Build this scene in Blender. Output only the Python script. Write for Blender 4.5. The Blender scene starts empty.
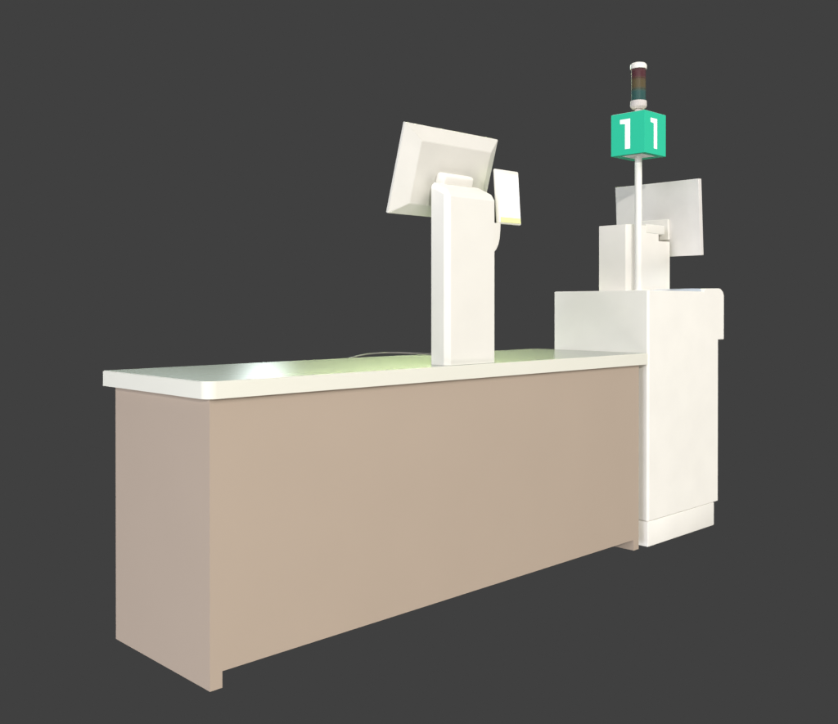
import bpy, bmesh, math
from mathutils import Vector, Matrix

S = bpy.context.scene
COL = S.collection
PI = math.pi

# ------------------------------------------------------------------ materials
def srgb(r, g, b):
    def f(c):
        c /= 255.0
        return c / 12.92 if c <= 0.04045 else ((c + 0.055) / 1.055) ** 2.4
    return (f(r), f(g), f(b), 1.0)

def material(name, col, rough=0.5, var=0.03, scale=6.0, bump=0.0, spec=0.5, alpha=1.0,
             emit=None, estr=0.0, metallic=0.0, bump_scale=400.0, rvar=0.0):
    m = bpy.data.materials.new(name); m.use_nodes = True
    nt = m.node_tree; N = nt.nodes; L = nt.links
    b = N['Principled BSDF']
    tc = N.new('ShaderNodeTexCoord')
    nz = N.new('ShaderNodeTexNoise'); nz.inputs['Scale'].default_value = scale
    nz.inputs['Detail'].default_value = 4.0
    L.new(tc.outputs['Object'], nz.inputs['Vector'])
    rp = N.new('ShaderNodeValToRGB')
    rp.color_ramp.elements[0].position = 0.3; rp.color_ramp.elements[1].position = 0.7
    rp.color_ramp.elements[0].color = tuple(c * (1 - var) for c in col[:3]) + (1,)
    rp.color_ramp.elements[1].color = tuple(min(1, c * (1 + var)) for c in col[:3]) + (1,)
    L.new(nz.outputs['Fac'], rp.inputs['Fac'])
    L.new(rp.outputs['Color'], b.inputs['Base Color'])
    b.inputs['Roughness'].default_value = rough
    b.inputs['Specular IOR Level'].default_value = spec
    b.inputs['Metallic'].default_value = metallic
    if rvar > 0:
        mr = N.new('ShaderNodeMapRange')
        mr.inputs['To Min'].default_value = rough - rvar; mr.inputs['To Max'].default_value = rough + rvar
        L.new(nz.outputs['Fac'], mr.inputs['Value']); L.new(mr.outputs['Result'], b.inputs['Roughness'])
    if bump > 0:
        n2 = N.new('ShaderNodeTexNoise'); n2.inputs['Scale'].default_value = bump_scale
        L.new(tc.outputs['Object'], n2.inputs['Vector'])
        bp = N.new('ShaderNodeBump'); bp.inputs['Strength'].default_value = bump
        bp.inputs['Distance'].default_value = 0.001
        L.new(n2.outputs['Fac'], bp.inputs['Height']); L.new(bp.outputs['Normal'], b.inputs['Normal'])
    if emit:
        b.inputs['Emission Color'].default_value = emit
        b.inputs['Emission Strength'].default_value = estr
    b.inputs['Alpha'].default_value = alpha
    return m

M = {}
M['white'] = material('white_plastic', (0.765, 0.755, 0.70, 1), 0.5, 0.018, 7.0, 0.03, 0.4)
M['white_paint'] = material('white_powder_coat', (0.85, 0.84, 0.785, 1), 0.55, 0.022, 7.0, 0.05, 0.4)
M['warm_white'] = material('warm_white_plastic', (0.82, 0.80, 0.745, 1), 0.5, 0.02, 8.0, 0.03, 0.4)
M['monitor'] = material('ivory_monitor_shell', (0.66, 0.648, 0.598, 1), 0.5, 0.03, 9.0, 0.03, 0.35)
M['panel'] = material('pale_grey_screen_shell', (0.70, 0.68, 0.65, 1), 0.55, 0.04, 9.0, 0.03, 0.4)
M['laminate'] = material('beige_laminate', (0.421, 0.345, 0.276, 1), 0.55, 0.012, 3.0, 0.06, 0.25)
M['edge'] = material('ivory_edge_band', (0.735, 0.735, 0.65, 1), 0.45, 0.012, 4.0, 0.02, 0.4)
def worktop_material():
    m = bpy.data.materials.new('polished_sage_worktop'); m.use_nodes = True
    nt = m.node_tree; N = nt.nodes; K = nt.links
    N.remove(N['Principled BSDF'])
    tc = N.new('ShaderNodeTexCoord'); nz = N.new('ShaderNodeTexNoise'); nz.inputs['Scale'].default_value = 3.0
    nz.inputs['Detail'].default_value = 5.0
    K.new(tc.outputs['Object'], nz.inputs['Vector'])
    rp = N.new('ShaderNodeValToRGB'); rp.color_ramp.elements[0].position = 0.3; rp.color_ramp.elements[1].position = 0.7
    rp.color_ramp.elements[0].color = (0.49, 0.53, 0.46, 1); rp.color_ramp.elements[1].color = (0.50, 0.54, 0.47, 1)
    K.new(nz.outputs['Fac'], rp.inputs['Fac'])
    df = N.new('ShaderNodeBsdfDiffuse'); K.new(rp.outputs['Color'], df.inputs['Color'])
    gl = N.new('ShaderNodeBsdfGlossy'); gl.distribution = 'BECKMANN'; gl.inputs['Roughness'].default_value = 0.255
    fr = N.new('ShaderNodeFresnel'); fr.inputs['IOR'].default_value = 1.40
    mx = N.new('ShaderNodeMixShader')
    K.new(fr.outputs['Fac'], mx.inputs[0]); K.new(df.outputs[0], mx.inputs[1]); K.new(gl.outputs[0], mx.inputs[2])
    K.new(mx.outputs[0], N['Material Output'].inputs['Surface'])
    return m
M['top'] = worktop_material()
M['black'] = material('black_plastic', (0.012, 0.012, 0.013, 1), 0.45, 0.1, 20.0, 0.05)
def lens_material(name, low, mid, high):
    m = bpy.data.materials.new(name); m.use_nodes = True
    nt = m.node_tree; N = nt.nodes; K = nt.links; b = N['Principled BSDF']
    tc = N.new('ShaderNodeTexCoord'); sp = N.new('ShaderNodeSeparateXYZ'); rp = N.new('ShaderNodeValToRGB')
    K.new(tc.outputs['Generated'], sp.inputs[0]); K.new(sp.outputs['Z'], rp.inputs['Fac'])
    e = rp.color_ramp.elements
    e[0].position = 0.0; e[0].color = low + (1,); e[1].position = 1.0; e[1].color = high + (1,)
    for p in (0.22, 0.78):
        q = e.new(p); q.color = mid + (1,)
    K.new(rp.outputs['Color'], b.inputs['Base Color'])
    b.inputs['Roughness'].default_value = 0.4; b.inputs['Specular IOR Level'].default_value = 0.05
    b.inputs['Alpha'].default_value = 0.80
    return m
M['screen'] = material('dark_screen_glass', (0.01, 0.011, 0.014, 1), 0.08, 0.05, 5.0)
M['green'] = material('green_sign_acrylic', (0.020, 0.31, 0.185, 1), 0.6, 0.012, 10.0, 0.0, 0.03, emit=(0.016, 0.27, 0.17, 1), estr=1.0)
M['green_rim'] = material('green_sign_rim', (0.012, 0.30, 0.17, 1), 0.5, 0.02, 10.0, 0.0, 0.1)
M['collar'] = material('pinkish_white_collar', (0.60, 0.565, 0.535, 1), 0.55, 0.02, 20.0, 0.0, 0.2)
M['under'] = material('grey_sign_base', (0.52, 0.56, 0.53, 1), 0.5, 0.02, 10.0)
M['numeral'] = material('white_vinyl_numeral', (0.85, 0.85, 0.84, 1), 0.5, 0.01, 10.0, emit=(1, 1, 1, 1), estr=0.3)
M['lit'] = material('lit_white_display', (0.85, 0.85, 0.85, 1), 0.35, 0.01, 10.0, emit=(1, 1, 1, 1), estr=0.45)
M['yellow'] = material('pale_yellow_display_bar', (0.70, 0.72, 0.30, 1), 0.4, 0.10, 45.0, emit=(0.95, 1.0, 0.5, 1), estr=0.2)
M['blue_glass'] = material('blue_grey_scanner_glass', (0.56, 0.63, 0.72, 1), 0.2, 0.02, 6.0)
M['cable'] = material('grey_cable_sheath', (0.19, 0.17, 0.168, 1), 0.5, 0.03, 30.0)
M['metal'] = material('brushed_steel', (0.35, 0.34, 0.33, 1), 0.5, 0.04, 40.0, metallic=0.0)
M['red_lens'] = lens_material('smoked_red_lens', (0.108, 0.0655, 0.0465), (0.098, 0.037, 0.043), (0.098, 0.037, 0.043))
M['amber_lens'] = lens_material('smoked_amber_lens', (0.079, 0.0995, 0.074), (0.118, 0.094, 0.05), (0.108, 0.0655, 0.0465))
M['teal_lens'] = lens_material('smoked_teal_lens', (0.04, 0.105, 0.098), (0.04, 0.105, 0.098), (0.079, 0.0995, 0.074))

# ------------------------------------------------------------------ mesh helpers (coordinates are world, metres)
def empty(name, loc, label, cat, group=None):
    o = bpy.data.objects.new(name, None); COL.objects.link(o)
    o.location = loc; o.empty_display_size = 0.1
    o['label'] = label; o['category'] = cat
    if group: o['group'] = group
    return o

def wloc(o):
    v = Vector(o.location)
    return v + wloc(o.parent) if o.parent else v

def link(name, bm, mat, parent=None, smooth=False):
    bmesh.ops.recalc_face_normals(bm, faces=bm.faces)
    if parent is not None:
        bmesh.ops.translate(bm, verts=bm.verts, vec=-wloc(parent))
    me = bpy.data.meshes.new(name); 
    bm.to_mesh(me); bm.free()
    mats = mat if isinstance(mat, (list, tuple)) else [mat]
    for m in mats: me.materials.append(m)
    if smooth:
        for p in me.polygons: p.use_smooth = True
        me.set_sharp_from_angle(angle=math.radians(20))
    o = bpy.data.objects.new(name, me); COL.objects.link(o)
    if parent is not None: o.parent = parent
    return o

def box(bm, x0, x1, y0, y1, z0, z1, bev=0.0, seg=2):
    t = bmesh.new()
    bmesh.ops.create_cube(t, size=1.0)
    for v in t.verts:
        v.co = Vector(((x0 + x1) / 2 + v.co.x * (x1 - x0), (y0 + y1) / 2 + v.co.y * (y1 - y0), (z0 + z1) / 2 + v.co.z * (z1 - z0)))
    if bev: bmesh.ops.bevel(t, geom=t.edges[:], offset=bev, segments=seg, affect='EDGES', profile=0.5)
    merge(bm, t)

def merge(bm, t, mi=0):
    mp = {}
    for v in t.verts: mp[v] = bm.verts.new(v.co)
    for f in t.faces:
        g = bm.faces.new([mp[v] for v in f.verts]); g.material_index = f.material_index or mi
    t.free()

def prism(bm, pts, axis, a, b, bev=0.0, seg=2):
    """closed polygon pts (2-D) extruded along an axis from a to b"""
    def P(p, s):
        if axis == 'x': return Vector((s, p[0], p[1]))
        if axis == 'y': return Vector((p[0], s, p[1]))
        return Vector((p[0], p[1], s))
    t = bmesh.new()
    A = [t.verts.new(P(p, a)) for p in pts]; B = [t.verts.new(P(p, b)) for p in pts]
    n = len(pts)
    t.faces.new(A); t.faces.new(B[::-1])
    for i in range(n): t.faces.new([A[i], B[i], B[(i + 1) % n], A[(i + 1) % n]])
    bmesh.ops.recalc_face_normals(t, faces=t.faces)
    if bev: bmesh.ops.bevel(t, geom=t.edges[:], offset=bev, segments=seg, affect='EDGES', profile=0.5)
    merge(bm, t)

def lathe(bm, prof, cx, cy, n=96):
    """profile [(radius, z)] turned about a vertical axis; caps where radius is 0"""
    rings = []
    for r, z in prof:
        if r <= 1e-6: rings.append([bm.verts.new((cx, cy, z))])
        else: rings.append([bm.verts.new((cx + r * math.cos(2 * PI * k / n), cy + r * math.sin(2 * PI * k / n), z)) for k in range(n)])
    for a, b in zip(rings, rings[1:]):
        for k in range(n):
            j = (k + 1) % n
            if len(a) == 1 and len(b) == 1: continue
            if len(a) == 1: bm.faces.new([a[0], b[k], b[j]])
            elif len(b) == 1: bm.faces.new([a[k], a[j], b[0]])
            else: bm.faces.new([a[k], a[j], b[j], b[k]])

def tube(bm, pts, r, n=10):
    pts = [Vector(p) for p in pts]
    # Catmull-Rom refinement
    fine = []
    for i in range(len(pts) - 1):
        p0 = pts[max(0, i - 1)]; p1 = pts[i]; p2 = pts[i + 1]; p3 = pts[min(len(pts) - 1, i + 2)]
        for k in range(8):
            t = k / 8
            fine.append(0.5 * ((2 * p1) + (p2 - p0) * t + (2 * p0 - 5 * p1 + 4 * p2 - p3) * t * t + (3 * p1 - p0 - 3 * p2 + p3) * t ** 3))
    fine.append(pts[-1])
    rings = []; up = Vector((0, 0, 1))
    for i, p in enumerate(fine):
        d = (fine[min(i + 1, len(fine) - 1)] - fine[max(i - 1, 0)]).normalized()
        s = d.cross(up)
        if s.length < 1e-4: s = Vector((1, 0, 0))
        s.normalize(); u = s.cross(d)
        rings.append([bm.verts.new(p + r * (math.cos(2 * PI * k / n) * s + math.sin(2 * PI * k / n) * u)) for k in range(n)])
    for a, b in zip(rings, rings[1:]):
        for k in range(n): bm.faces.new([a[k], a[(k + 1) % n], b[(k + 1) % n], b[k]])
    bm.faces.new(rings[0]); bm.faces.new(rings[-1][::-1])

def frame_box(bm, c, X, V, Nn, w0, w1, v0, v1, d0, d1, bev=0.0, seg=2):
    """box in a tilted frame: c + a*X + b*V + d*Nn"""
    t = bmesh.new(); box(t, w0, w1, v0, v1, d0, d1, bev, seg)
    for v in t.verts: v.co = c + X * v.co.x + V * v.co.y + Nn * v.co.z
    merge(bm, t)

# ------------------------------------------------------------------ checkout counter
TOP = 0.85; TH = 0.049; L = 2.12; D = 0.561
PB = TOP - TH
counter = empty('checkout_counter', (1.06, 0.28, 0), 'long beige checkout counter with an ivory edged worktop', 'counter')
for x0, x1 in ((0.0, 0.039), (L - 0.039, L)):
    bm = bmesh.new(); box(bm, x0, x1, 0.0, D, 0.0, PB - 0.0005)
    link('end_panel', bm, M['laminate'], counter)
bm = bmesh.new(); box(bm, 0.039, L - 0.039, 0.0, 0.019, 0.046, PB - 0.0005)
link('front_panel', bm, M['laminate'], counter)
bm = bmesh.new(); box(bm, 0.0394, L - 0.0394, 0.0195, D - 0.03, 0.40, 0.418, 0.001, 1)
link('shelf', bm, M['laminate'], counter)
# worktop slab: rounded front corners, polished top, ivory edge
xa, xb, ya, yb = -0.0164, 2.1695, -0.011, 0.614
R = 0.034
pts = [(xa, yb), (xa, ya + R)]
for k in range(1, 13):
    a = PI + k / 12 * PI / 2
    pts.append((xa + R + R * math.cos(a), ya + R + R * math.sin(a)))
pts += [(xb, ya), (xb, yb)]
bm = bmesh.new(); prism(bm, pts, 'z', PB, TOP)
top_e = [e for e in bm.edges if all(abs(v.co.z - TOP) < 1e-6 for v in e.verts)]
bmesh.ops.bevel(bm, geom=top_e, offset=0.0022, segments=2, affect='EDGES')
bmesh.ops.recalc_face_normals(bm, faces=bm.faces)
for f in bm.faces:
    f.material_index = 1 if (f.normal.z > 0.9) else 0
link('worktop', bm, [M['edge'], M['top']], counter, True)

# ------------------------------------------------------------------ checkout monitor on its column
term = empty('checkout_terminal', (1.066, 0.055, TOP), 'white column on the counter carrying a tilted square monitor and a small display', 'terminal')
bm = bmesh.new()
t = bmesh.new()
cxl, cxr, cy0, cy1 = 0.9356, 1.197, 0.006, 0.102
prof = [(cy0, TOP + 0.0005), (cy0, 1.4535), (cy1, 1.4995), (cy1, TOP + 0.0005)]
prism(t, prof, 'x', cxl, cxr)
t.verts.ensure_lookup_table()
ee = [e for e in t.edges if max(v.co.z for v in e.verts) > 1.0]
bmesh.ops.bevel(t, geom=ee, offset=0.017, segments=1, affect='EDGES')
e2 = [e for e in t.edges if len(e.link_faces) == 2 and e.calc_face_angle(0) > 0.3 and max(v.co.z for v in e.verts) > 0.86]
bmesh.ops.bevel(t, geom=e2, offset=0.0009, segments=1, affect='EDGES')
merge(bm, t)
link('column', bm, M['white'], term)
# monitor frame
th = math.radians(16.3)
c0 = Vector((1.067, 0.120, 1.500))
X = Vector((1, 0, 0)); U = Vector((0, -math.sin(th), math.cos(th))); B = Vector((0, math.cos(th), math.sin(th)))  # B points to the screen side
def mp(x, v, d): return c0 + X * x + U * v + B * d
bm = bmesh.new()
def ring(w, v0, v1, d): return [bm.verts.new(mp(*q)) for q in ((-w, v0, d), (w, v0, d), (w, v1, d), (-w, v1, d))]
r0 = ring(0.1795, -0.0862, 0.1345, 0.0); r1 = ring(0.241, -0.133, 0.186, 0.034); r2 = ring(0.241, -0.133, 0.186, 0.046)
bm.faces.new(r0); bm.faces.new(r2[::-1])
for a, b in ((r0, r1), (r1, r2)):
    for k in range(4): bm.faces.new([a[k], a[(k + 1) % 4], b[(k + 1) % 4], b[k]])
bmesh.ops.recalc_face_normals(bm, faces=bm.faces)
bmesh.ops.bevel(bm, geom=bm.edges[:], offset=0.0016, segments=2, affect='EDGES')
mon = link('monitor', bm, M['monitor'], term, True)
bm = bmesh.new(); frame_box(bm, c0, X, U, B, -0.222, 0.222, -0.114, 0.167, 0.0465, 0.0478)
link('screen', bm, M['screen'], mon)
bm = bmesh.new(); frame_box(bm, c0 + Vector((0, -0.028, 0.008)), X, U, B, -0.081, 0.077, -0.024, 0.022, -0.02, 0.026, 0.013, 5)
link('hinge', bm, M['warm_white'], term, True)
# small customer display at the column's side
ts = math.radians(4.3)
dc = Vector((1.2945, 0.030, 1.361)); DU = Vector((0, math.sin(ts), math.cos(ts))); DB = Vector((0, math.cos(ts), -math.sin(ts)))
yaw = Matrix.Rotation(math.radians(-2), 3, 'Z')
DX = yaw @ X; DU = yaw @ DU; DB = yaw @ DB
bm = bmesh.new(); frame_box(bm, dc, DX, DU, DB, -0.065, 0.065, 0.0, 0.205, 0.0, 0.012, 0.005, 3)
disp = link('customer_display', bm, M['white'], term, True)
bm = bmesh.new(); frame_box(bm, dc, DX, DU, DB, -0.055, 0.060, 0.006, 0.190, -0.0012, 0.004, 0.0008, 1)
link('screen', bm, M['lit'], disp)
bm = bmesh.new(); frame_box(bm, dc, DX, DU, DB, -0.052, 0.059, 0.0060, 0.0255, -0.0022, 0.002)
link('status_bar', bm, M['yellow'], disp)
bm = bmesh.new(); frame_box(bm, dc, DX, DU, DB, -0.070, 0.050, 0.002, 0.088, 0.0125, 0.03, 0.003, 2)
link('rear_housing', bm, M['black'], disp, True)
prof = [(1.1975, 1.362), (1.243, 1.362), (1.2415, 1.330), (1.238, 1.305), (1.231, 1.283), (1.220, 1.265), (1.209, 1.255), (1.1975, 1.250)]
bm = bmesh.new(); prism(bm, prof, 'y', 0.03, 0.075, 0.003, 2)
link('display_bracket', bm, M['white'], term, True)

# ------------------------------------------------------------------ cable
cable = bmesh.new()
r = 0.0032
tube(cable, [(1.20, 0.115, 0.8538), (1.265, 0.22, 0.8536), (1.33, 0.36, 0.8536), (1.375, 0.50, 0.8540), (1.355, 0.585, 0.8556), (1.30, 0.632, 0.8590), (1.22, 0.648, 0.8610),
             (1.14, 0.645, 0.8600), (1.07, 0.640, 0.8545), (1.00, 0.636, 0.840), (0.95, 0.634, 0.81), (0.93, 0.632, 0.74), (0.93, 0.628, 0.60), (0.93, 0.60, 0.45), (0.93, 0.55, 0.424)], r)
o = link('power_cable', cable, M['cable'], None, True)
o['label'] = 'thin grey cable looping over the back edge of the counter behind the column'; o['category'] = 'cable'

# ------------------------------------------------------------------ cabinet at the end of the counter
KX0, KX1, KY0, KY1, KZ = 2.172, 2.791, -0.015, 0.498, 1.1254
cab = empty('payment_cabinet', (2.48, 0.24, 0), 'tall white cabinet on a plinth standing at the far end of the counter', 'cabinet')
# cabinet shell: flat top rising to a rounded head that overhangs at the right end
hd = [(KX0, 0.1130), (KX0, KZ), (2.650, KZ), (2.660, 1.1375), (2.69, 1.1405), (2.795, 1.1420)]
cxh, czh, rx, rz = 2.800, 1.1000, 0.0484, 0.0420
for k in range(1, 11):
    a = PI / 2 - k / 10 * PI / 2
    hd.append((cxh + rx * math.cos(a), czh + rz * math.sin(a)))
hd += [(2.8484, 0.894), (KX1, 0.894), (KX1, 0.1130)]
t = bmesh.new(); prism(t, hd, 'y', KY0, KY1)
fl = [e for e in t.edges if all(abs(v.co.x - KX0) < 1e-5 and abs(v.co.y - KY0) < 1e-5 for v in e.verts)]
bmesh.ops.bevel(t, geom=fl, offset=0.0085, segments=1, affect='EDGES')
ee = [e for e in t.edges if len(e.link_faces) == 2 and e.calc_face_angle(0) > 0.6 and e.calc_length() < 0.9]
bmesh.ops.bevel(t, geom=ee, offset=0.0022, segments=2, affect='EDGES')
bm = bmesh.new(); merge(bm, t)
link('body', bm, M['white_paint'], cab, True)
bm = bmesh.new(); box(bm, KX0 + 0.0008, 2.757, KY0 + 0.001, KY1 - 0.02, 0.0, 0.1115, 0.005, 3)
link('plinth', bm, M['white_paint'], cab, True)
bm = bmesh.new(); prism(bm, [(2.345, KZ + 0.0005), (2.345, 1.1270), (2.50, 1.1365), (2.56, 1.1385), (2.648, 1.1395), (2.648, KZ + 0.0005)], 'y', KY0 + 0.012, 0.14, 0.001, 1)
link('scanner_glass', bm, M['blue_glass'], cab, True)

# ------------------------------------------------------------------ second screen on its stand, on the cabinet
st = empty('customer_screen', (2.46, 0.243, KZ), 'white flat screen seen from behind on a notched block stand atop the cabinet', 'screen')
bx0, bx1, by0, by1 = 2.2876, 2.6417, 0.160, 0.326
BZ = 1.4335
pf = [(bx0, KZ + 0.0005), (bx0, BZ), (2.5413, BZ), (2.5413, 1.3683), (bx1, 1.3683), (bx1, KZ + 0.0005)]
t = bmesh.new(); prism(t, pf, 'y', by0, by1)
fl = [e for e in t.edges if all(abs(v.co.x - bx0) < 1e-5 and abs(v.co.y - by0) < 1e-5 for v in e.verts)]
bmesh.ops.bevel(t, geom=fl, offset=0.019, segments=1, affect='EDGES')
ee = [e for e in t.edges if len(e.link_faces) == 2 and e.calc_face_angle(0) > 0.3 and max(v.co.z for v in e.verts) > 1.13]
bmesh.ops.bevel(t, geom=ee, offset=0.0015, segments=2, affect='EDGES')
bm = bmesh.new(); merge(bm, t)
link('block', bm, M['warm_white'], st, True)
bm = bmesh.new(); box(bm, 2.430, 2.591, by0 - 0.003, by0 + 0.07, 1.400, 1.4435, 0.006, 3)
link('hinge', bm, M['white'], st, True)
# screen frame: faces +X, bottom nearer the shopper's side
t2 = math.radians(3.6)
sc0 = Vector((2.657, 0.2435, 1.480)); SY = Vector((0, 1, 0)); SU = Vector((-math.sin(t2), 0, math.cos(t2))); SN = Vector((math.cos(t2), 0, math.sin(t2)))
bm = bmesh.new(); frame_box(bm, sc0, SY, SU, SN, -0.2335, 0.2335, -0.1815, 0.1825, 0.0, 0.0275, 0.0018, 2)
pan = link('panel', bm, M['panel'], st, True)
bm = bmesh.new(); frame_box(bm, sc0, SY, SU, SN, -0.215, 0.215, -0.160, 0.165, 0.028, 0.0292)
link('screen', bm, M['screen'], pan)
bm = bmesh.new(); frame_box(bm, sc0, SY, SU, SN, -0.072, 0.072, -0.099, 0.001, -0.016, -0.0005, 0.0015, 1)
link('mounting_plate', bm, M['warm_white'], st)
bm = bmesh.new(); box(bm, 2.5925, 2.641, 0.20, 0.286, 1.405, 1.435, 0.004, 2)
link('hinge_arm', bm, M['white'], st, True)

# ------------------------------------------------------------------ lane sign with signal tower
px_, py_ = 2.3097, 0.125
sign = empty('lane_sign', (px_, py_, KZ), 'green number one lane sign on a white pole topped by a small signal light', 'sign')
bm = bmesh.new()
lathe(bm, [(0, KZ + 0.0005), (0.024, KZ + 0.0005), (0.024, KZ + 0.004), (0.0163, KZ + 0.006), (0.0163, 1.7440), (0, 1.7440)], px_, py_)
link('pole', bm, M['white_paint'], sign, True)
h = 0.0884; z0, z1 = 1.7399, 1.9292
bm = bmesh.new()
box(bm, px_ - h, px_ + h, py_ - h, py_ + h, z0, z1, 0.0008, 1)
bmesh.ops.recalc_face_normals(bm, faces=bm.faces)
bf = [f for f in bm.faces if f.normal.z < -0.9 and f.calc_area() > 0.01]
rr = bmesh.ops.inset_region(bm, faces=bf, thickness=0.034)
for f in bf:
    for v in f.verts: v.co.z += 0.004
bmesh.ops.recalc_face_normals(bm, faces=bm.faces)
for f in bm.faces:
    if f.normal.z < -0.5 or f.calc_center_median().z < z0 + 0.0006: f.material_index = 1
sb = link('number_box', bm, [M['green'], M['green_rim']], sign)
bm = bmesh.new(); box(bm, px_ - h + 0.035, px_ + h - 0.035, py_ - h + 0.035, py_ + h - 0.035, z0 + 0.0022, z0 + 0.0036)
link('base_plate', bm, M['under'], sb)
bm = bmesh.new(); box(bm, px_ - h + 0.004, px_ + h - 0.004, py_ - h + 0.004, py_ + h - 0.004, z1 + 0.0003, z1 + 0.0016)  # unseen white plate, added to keep green bounce off the signal tower
link('bounce_plate', bm, M['white'], sb)
# numeral 1 in face coordinates (u across, w up; 0..1)
one = [(0.275, 0.852), (0.575, 0.852), (0.575, 0.140), (0.425, 0.140), (0.425, 0.738), (0.275, 0.752)]
H = z1 - z0; W2 = 2 * h
for face in range(4):
    bm = bmesh.new()
    ang = face * PI / 2
    vs = []
    for dpt in (0.0009, -0.0006):
        row = []
        for u, w in one:
            a = -h + u * W2
            p = Vector((a, -h - dpt, z0 + w * H))
            q = Matrix.Rotation(ang, 3, 'Z') @ Vector((p.x, p.y, 0))
            row.append(bm.verts.new((px_ + q.x, py_ + q.y, p.z)))
        vs.append(row)
    bm.faces.new(vs[0]); bm.faces.new(vs[1][::-1])
    n = len(one)
    for i in range(n): bm.faces.new([vs[0][i], vs[1][i], vs[1][(i + 1) % n], vs[0][(i + 1) % n]])
    link('numeral', bm, M['numeral'], sb)
# signal tower
tw = bmesh.new()
lathe(tw, [(0, z1 + 0.0019), (0.016, z1 + 0.0019), (0.016, 1.9580), (0.028, 1.9590), (0.0355, 1.9660), (0.0372, 1.970), (0.0372, 1.9925), (0.0360, 1.9945), (0.0, 1.9945)], px_, py_)
tower = link('signal_tower', tw, M['collar'], sign, True)
for nm, ma, a, b in (('teal_lens', 'teal_lens', 1.9948, 2.0455), ('amber_lens', 'amber_lens', 2.0457, 2.0955), ('red_lens', 'red_lens', 2.0957, 2.1395)):
    bm = bmesh.new(); lathe(bm, [(0.0315, a), (0.0326, a + 0.0005), (0.0326, b - 0.0005), (0.0315, b)], px_, py_)
    link(nm, bm, M[ma], tower, True)
bm = bmesh.new(); lathe(bm, [(0.0, 1.9946), (0.009, 1.9946), (0.009, 2.1396), (0.0, 2.1396)], px_, py_)
link('lamp_tube', bm, M['metal'], tower, True)
bm = bmesh.new(); lathe(bm, [(0.0, 2.1398), (0.0365, 2.1398), (0.0378, 2.1410), (0.0378, 2.153), (0.0365, 2.1600), (0.031, 2.1660), (0.022, 2.1690), (0.0, 2.1700)], px_, py_)
link('cap', bm, M['white'], tower, True)

# ------------------------------------------------------------------ world: plain dark grey surround
W = bpy.data.worlds.new('World'); S.world = W; W.use_nodes = True
bg = W.node_tree.nodes['Background']
bg.inputs['Color'].default_value = srgb(64, 64, 64); bg.inputs['Strength'].default_value = 1.0

# ------------------------------------------------------------------ lamps: key, then unseen fills added to even the light
TGT = Vector((1.5, 0.2, 0.9))
def lamp(name, loc, target, power, size, color=(1, 1, 1), size_y=None, spread=None):
    d = bpy.data.lights.new(name, 'AREA'); d.energy = power; d.color = color
    if size_y: d.shape = 'RECTANGLE'; d.size = size; d.size_y = size_y
    else: d.shape = 'DISK'; d.size = size
    if spread: d.spread = math.radians(spread)
    o = bpy.data.objects.new(name, d); COL.objects.link(o)
    o.location = loc
    o.rotation_euler = (Vector(target) - Vector(loc)).to_track_quat('-Z', 'Y').to_euler()
    return o
kd = Vector((-0.600, -0.729, 0.330)).normalized()
lamp('key_lamp', TGT + kd * 12.0, TGT, 600, 0.10, (1.0, 0.969, 0.906))
lamp('front_fill', (1.0, -8.5, 9.5), TGT, 850, 7.0, (1.0, 0.942, 0.9), 5.0)
lamp('side_fill', (-11.0, -1.2, 4.5), TGT, 780, 7.0, (0.90, 0.905, 1.0), 5.0)
lamp('low_fill', (-1.0, -8.0, -7.5), TGT, 590, 8.0, (1.0, 0.941, 0.881), 5.0)
lamp('low_side_fill', (-10.0, 1.0, -4.0), TGT, 540, 8.0, (0.89, 0.91, 1.0), 5.0)
lamp('right_fill', (10.0, -8.0, 6.0), TGT, 400, 7.0, (1.0, 1.0, 0.975), 5.0)
lamp('overhead_fill', (1.4, -1.2, 11.0), TGT, 250, 6.0, (1.0, 0.99, 0.97), 6.0)
# unseen lights added far behind the counter for the worktop's streak and sheen
def behind(origin, heading, dist, elev):
    return Vector((origin[0] + dist * math.cos(math.radians(heading)), origin[1] + dist * math.sin(math.radians(heading)), origin[2] + dist * math.tan(math.radians(elev))))
lamp('streak_reflection_light', behind((0.45, 0.39, 0.85), 55.6, 25, 19.6), (0.45, 0.39, 0.85), 6.5, 0.42, (0.88, 1.0, 0.98), spread=14)
lamp('green_reflection_light', behind((1.2, 0.3, 0.85), 45.2, 25, 20.5), (1.2, 0.3, 0.85), 165, 9.8, (0.82, 1.0, 0.46), 0.9, spread=25)
lamp('cool_reflection_light', behind((0.3, 0.35, 0.85), 62.0, 25, 20.6), (0.3, 0.35, 0.85), 24, 5.2, (0.82, 0.98, 1.0), 0.9, spread=25)

# ------------------------------------------------------------------ camera
cd = bpy.data.cameras.new('camera'); cam = bpy.data.objects.new('camera', cd); COL.objects.link(cam)
yaw_, pit = 0.7962, -0.0055
fw = Vector((math.cos(pit) * math.cos(yaw_), math.cos(pit) * math.sin(yaw_), math.sin(pit)))
cam.location = (-1.3324, -2.2061, 1.0541)
cam.rotation_euler = fw.to_track_quat('-Z', 'Y').to_euler()
cd.sensor_fit = 'HORIZONTAL'; cd.sensor_width = 36.0; cd.lens = 919.374 / 838.0 * 36.0
cd.shift_x = -7.0 / 838.0; cd.shift_y = -50.39 / 838.0
cd.clip_start = 0.05; cd.clip_end = 200.0
S.camera = cam
S.view_settings.view_transform = 'Standard'; S.view_settings.look = 'None'
S.view_settings.exposure = 0.0; S.view_settings.gamma = 1.0
S.render.engine = 'CYCLES'
S.cycles.use_light_tree = False
S.cycles.light_sampling_threshold = 0.0
